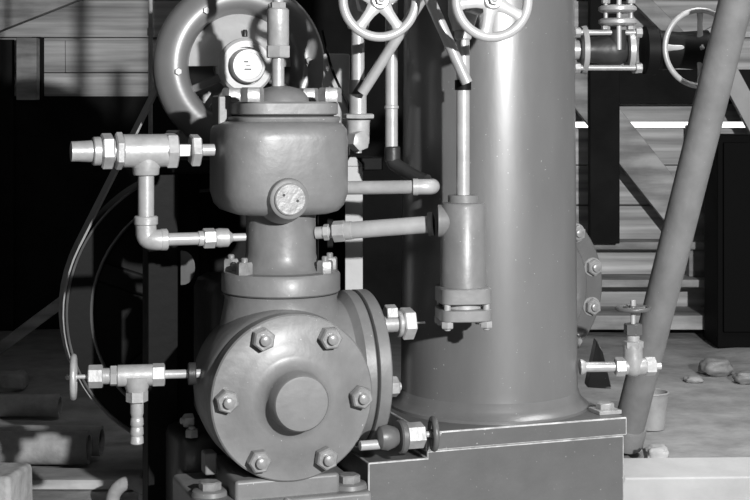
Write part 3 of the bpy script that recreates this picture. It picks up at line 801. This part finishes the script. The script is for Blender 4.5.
# wood behind the compressor
tp = thing('timber_post', 'pale upright post with slanted top right of the valve chest', 'post', W(354, 400, 3.32))
pcn = W(354, 200, 3.32); h_ = .0195
zt_ = zof(166, 3.32)
b = MB(); b.wbox(pcn.x - h_, pcn.x + h_, pcn.y - h_, pcn.y + h_, .1845, zt_).build('upright', M['palewood'], tp, bevel=.002)
b = MB().rings([[pcn + Vector((sx * h_, sy * h_, 0)) + Z * (zt_ + .0005 - pcn.z) for sx, sy in ((-1, -1), (1, -1), (1, 1), (-1, 1))],
                [Vector((pcn.x - h_ * .5, pcn.y + sy * h_ * .6, zof(157, 3.32))) + WX * (h_ * .35 * (sx + 1)) for sx, sy in ((-1, -1), (1, -1), (1, 1), (-1, 1))]])
b.build('bevelled_top', M['palewood'], tp, bevel=.002)
bl = W(337, 80, 3.44)
tag(MB().wbox(bl.x - .031, bl.x + .029, bl.y - .03, bl.y + .03, zp + .0005, zof(54, 3.44)).build('wood_block', M['palewood'], None, loc=(bl.x, bl.y, zp), bevel=.004),
    'pale wood block upright behind right end of the compressor head', 'block')
tag(MB().tube([W(322, 30, 3.36), W(331, 66, 3.37), W(341, 90, 3.37), W(349, 108, 3.37), W(352, 135, 3.38)], .003, 10, 6).build('cord', M['black'], None, loc=W(349, 108, 3.37)),
    'thin black cord slanting across the pale wood block', 'cord')

# conduit and leaning pole
cd = thing('conduit', 'thin vertical grey conduit at left edge of the motor', 'conduit', W(150.5, 440, 3.98))
c_ = W(150.5, 60, 3.98)
MB().cyl(Vector((c_.x, c_.y, -.015)), Vector((c_.x, c_.y, 2.2)), .0058, seg=18).build('tube', M['rust'], cd)
MB().lathe(Vector((c_.x, c_.y, 1.07)), Z, [(0, .0062), (.002, .0085), (.02, .0085), (.022, .0062)], 18).build('coupling', M['rust'], cd)
pl0, pl1 = W(-90, 415, 4.62), W(145, 240, 4.75)
tag(MB().bar(pl0, pl1, .034, .03, Z).build('pole', M['beamwood'], None, loc=pl0, bevel=.004), 'slanting wooden pole leaning in the dark left of flywheel', 'pole')

# pipes and rubble on the floor, left
def floor_pipe(xa, ya, xb, yb, D, r, label):
    p0, p1 = W(xa, ya, D), W(xb, yb, D)
    p0.z = p1.z = r - .008
    pa = Vector((p0.x, p0.y, p0.z)); pb_ = Vector((p1.x, p1.y - (yb - ya) * .004, p1.z))
    o = MB().pipe(pa, pb_, r, r * .78, 36).build('iron_pipe', M['rust'], None, loc=(pb_.x, pb_.y, 0))
    return tag(o, label, 'pipe', 'loose pipes on the floor')
floor_pipe(-140, 404, 60, 404, 4.30, .032, 'rearmost loose iron pipe on the floor at left')
floor_pipe(-140, 430, 104, 438, 3.86, .038, 'middle loose iron pipe with open end facing the flywheel')
floor_pipe(-140, 446, 89, 446, 3.74, .041, 'front loose iron pipe lying nearest at lower left')
tb = MB().box(Vector((-.70, .55, .003)), (.15, .055, .012), (turned(-3), turned(87), Z)).jitter(.006, 9)
tag(tb.build('board', M['beamwood'], None, loc=(-.70, .55, 0), bevel=.003), 'rough grey board on the dirt before the loose pipes', 'board')
tb = MB().box(Vector((-.86, .32, .035)), (.08, .07, .05), (turned(-8), turned(82), Z)).jitter(.012, 9, 5)
tag(tb.build('timber_block', M['stone'], None, loc=(-.86, .32, 0), bevel=.012), 'chunky pale block at the bottom left corner', 'block')
tb = MB().tube([W(112, 506, 3.34), W(114, 494, 3.34), W(122, 485, 3.34), W(134, 483, 3.34), W(144, 490, 3.34), W(147, 506, 3.34)], .0155, 20, 5)
el = thing('pipe_elbow', 'bent iron pipe elbow on the dirt left of stand', 'pipe elbow', W(130, 500, 3.34))
tb.build('bend', M['rust'], el)
MB().lathe(W(147, 502, 3.34), Z, [(0, .0165), (.002, .0195), (.02, .0195), (.022, .0165)], 24).build('collar', M['rust'], el)
stone(12, 385, 4.75, (.05, .04, .03), .6, 'grey stone behind the loose pipes at left edge', 35, 'rust')

# ================================================================== LIGHT, SKY, CAMERA
def lamp(name, kind, loc, power, **kw):
    l = bpy.data.lights.new(name, kind); l.energy = power
    for k, v_ in kw.items(): setattr(l, k, v_)
    o = bpy.data.objects.new(name, l); C.objects.link(o); o.location = loc
    return o
key = lamp('photo_lamp', 'SPOT', (1.32, -3.3, 1.49), 950, shadow_soft_size=.04, spot_size=math.radians(84), spot_blend=.4)
key.rotation_euler = (Vector((0, .6, .75)) - Vector(key.location)).to_track_quat('-Z', 'Y').to_euler()
dl = lamp('soft_fill', 'AREA', (-.05, -3.7, 1.95), 11, shape='RECTANGLE', size=.9, size_y=.7)  # added soft fill light, unseen behind the camera
dl.rotation_euler = (Vector((0, .3, .6)) - Vector(dl.location)).to_track_quat('-Z', 'Y').to_euler()

sl = lamp('roof_daylight', 'AREA', (1.6, .6, 2.75), 24, shape='RECTANGLE', size=1.0, size_y=1.0, spread=math.radians(95))

wd = bpy.data.worlds.new('sky'); sc.world = wd; wd.use_nodes = True
bg = wd.node_tree.nodes['Background']; bg.inputs['Color'].default_value = (1, 1, 1, 1); bg.inputs['Strength'].default_value = 2.0

cam = bpy.data.cameras.new('camera'); co = bpy.data.objects.new('camera', cam); C.objects.link(co)
co.location = (0, CAMY, CAMH); co.rotation_euler = (math.radians(90), 0, 0)
cam.sensor_width = 36; cam.lens = 72; cam.shift_y = -150 / 750; cam.clip_start = .05
sc.camera = co
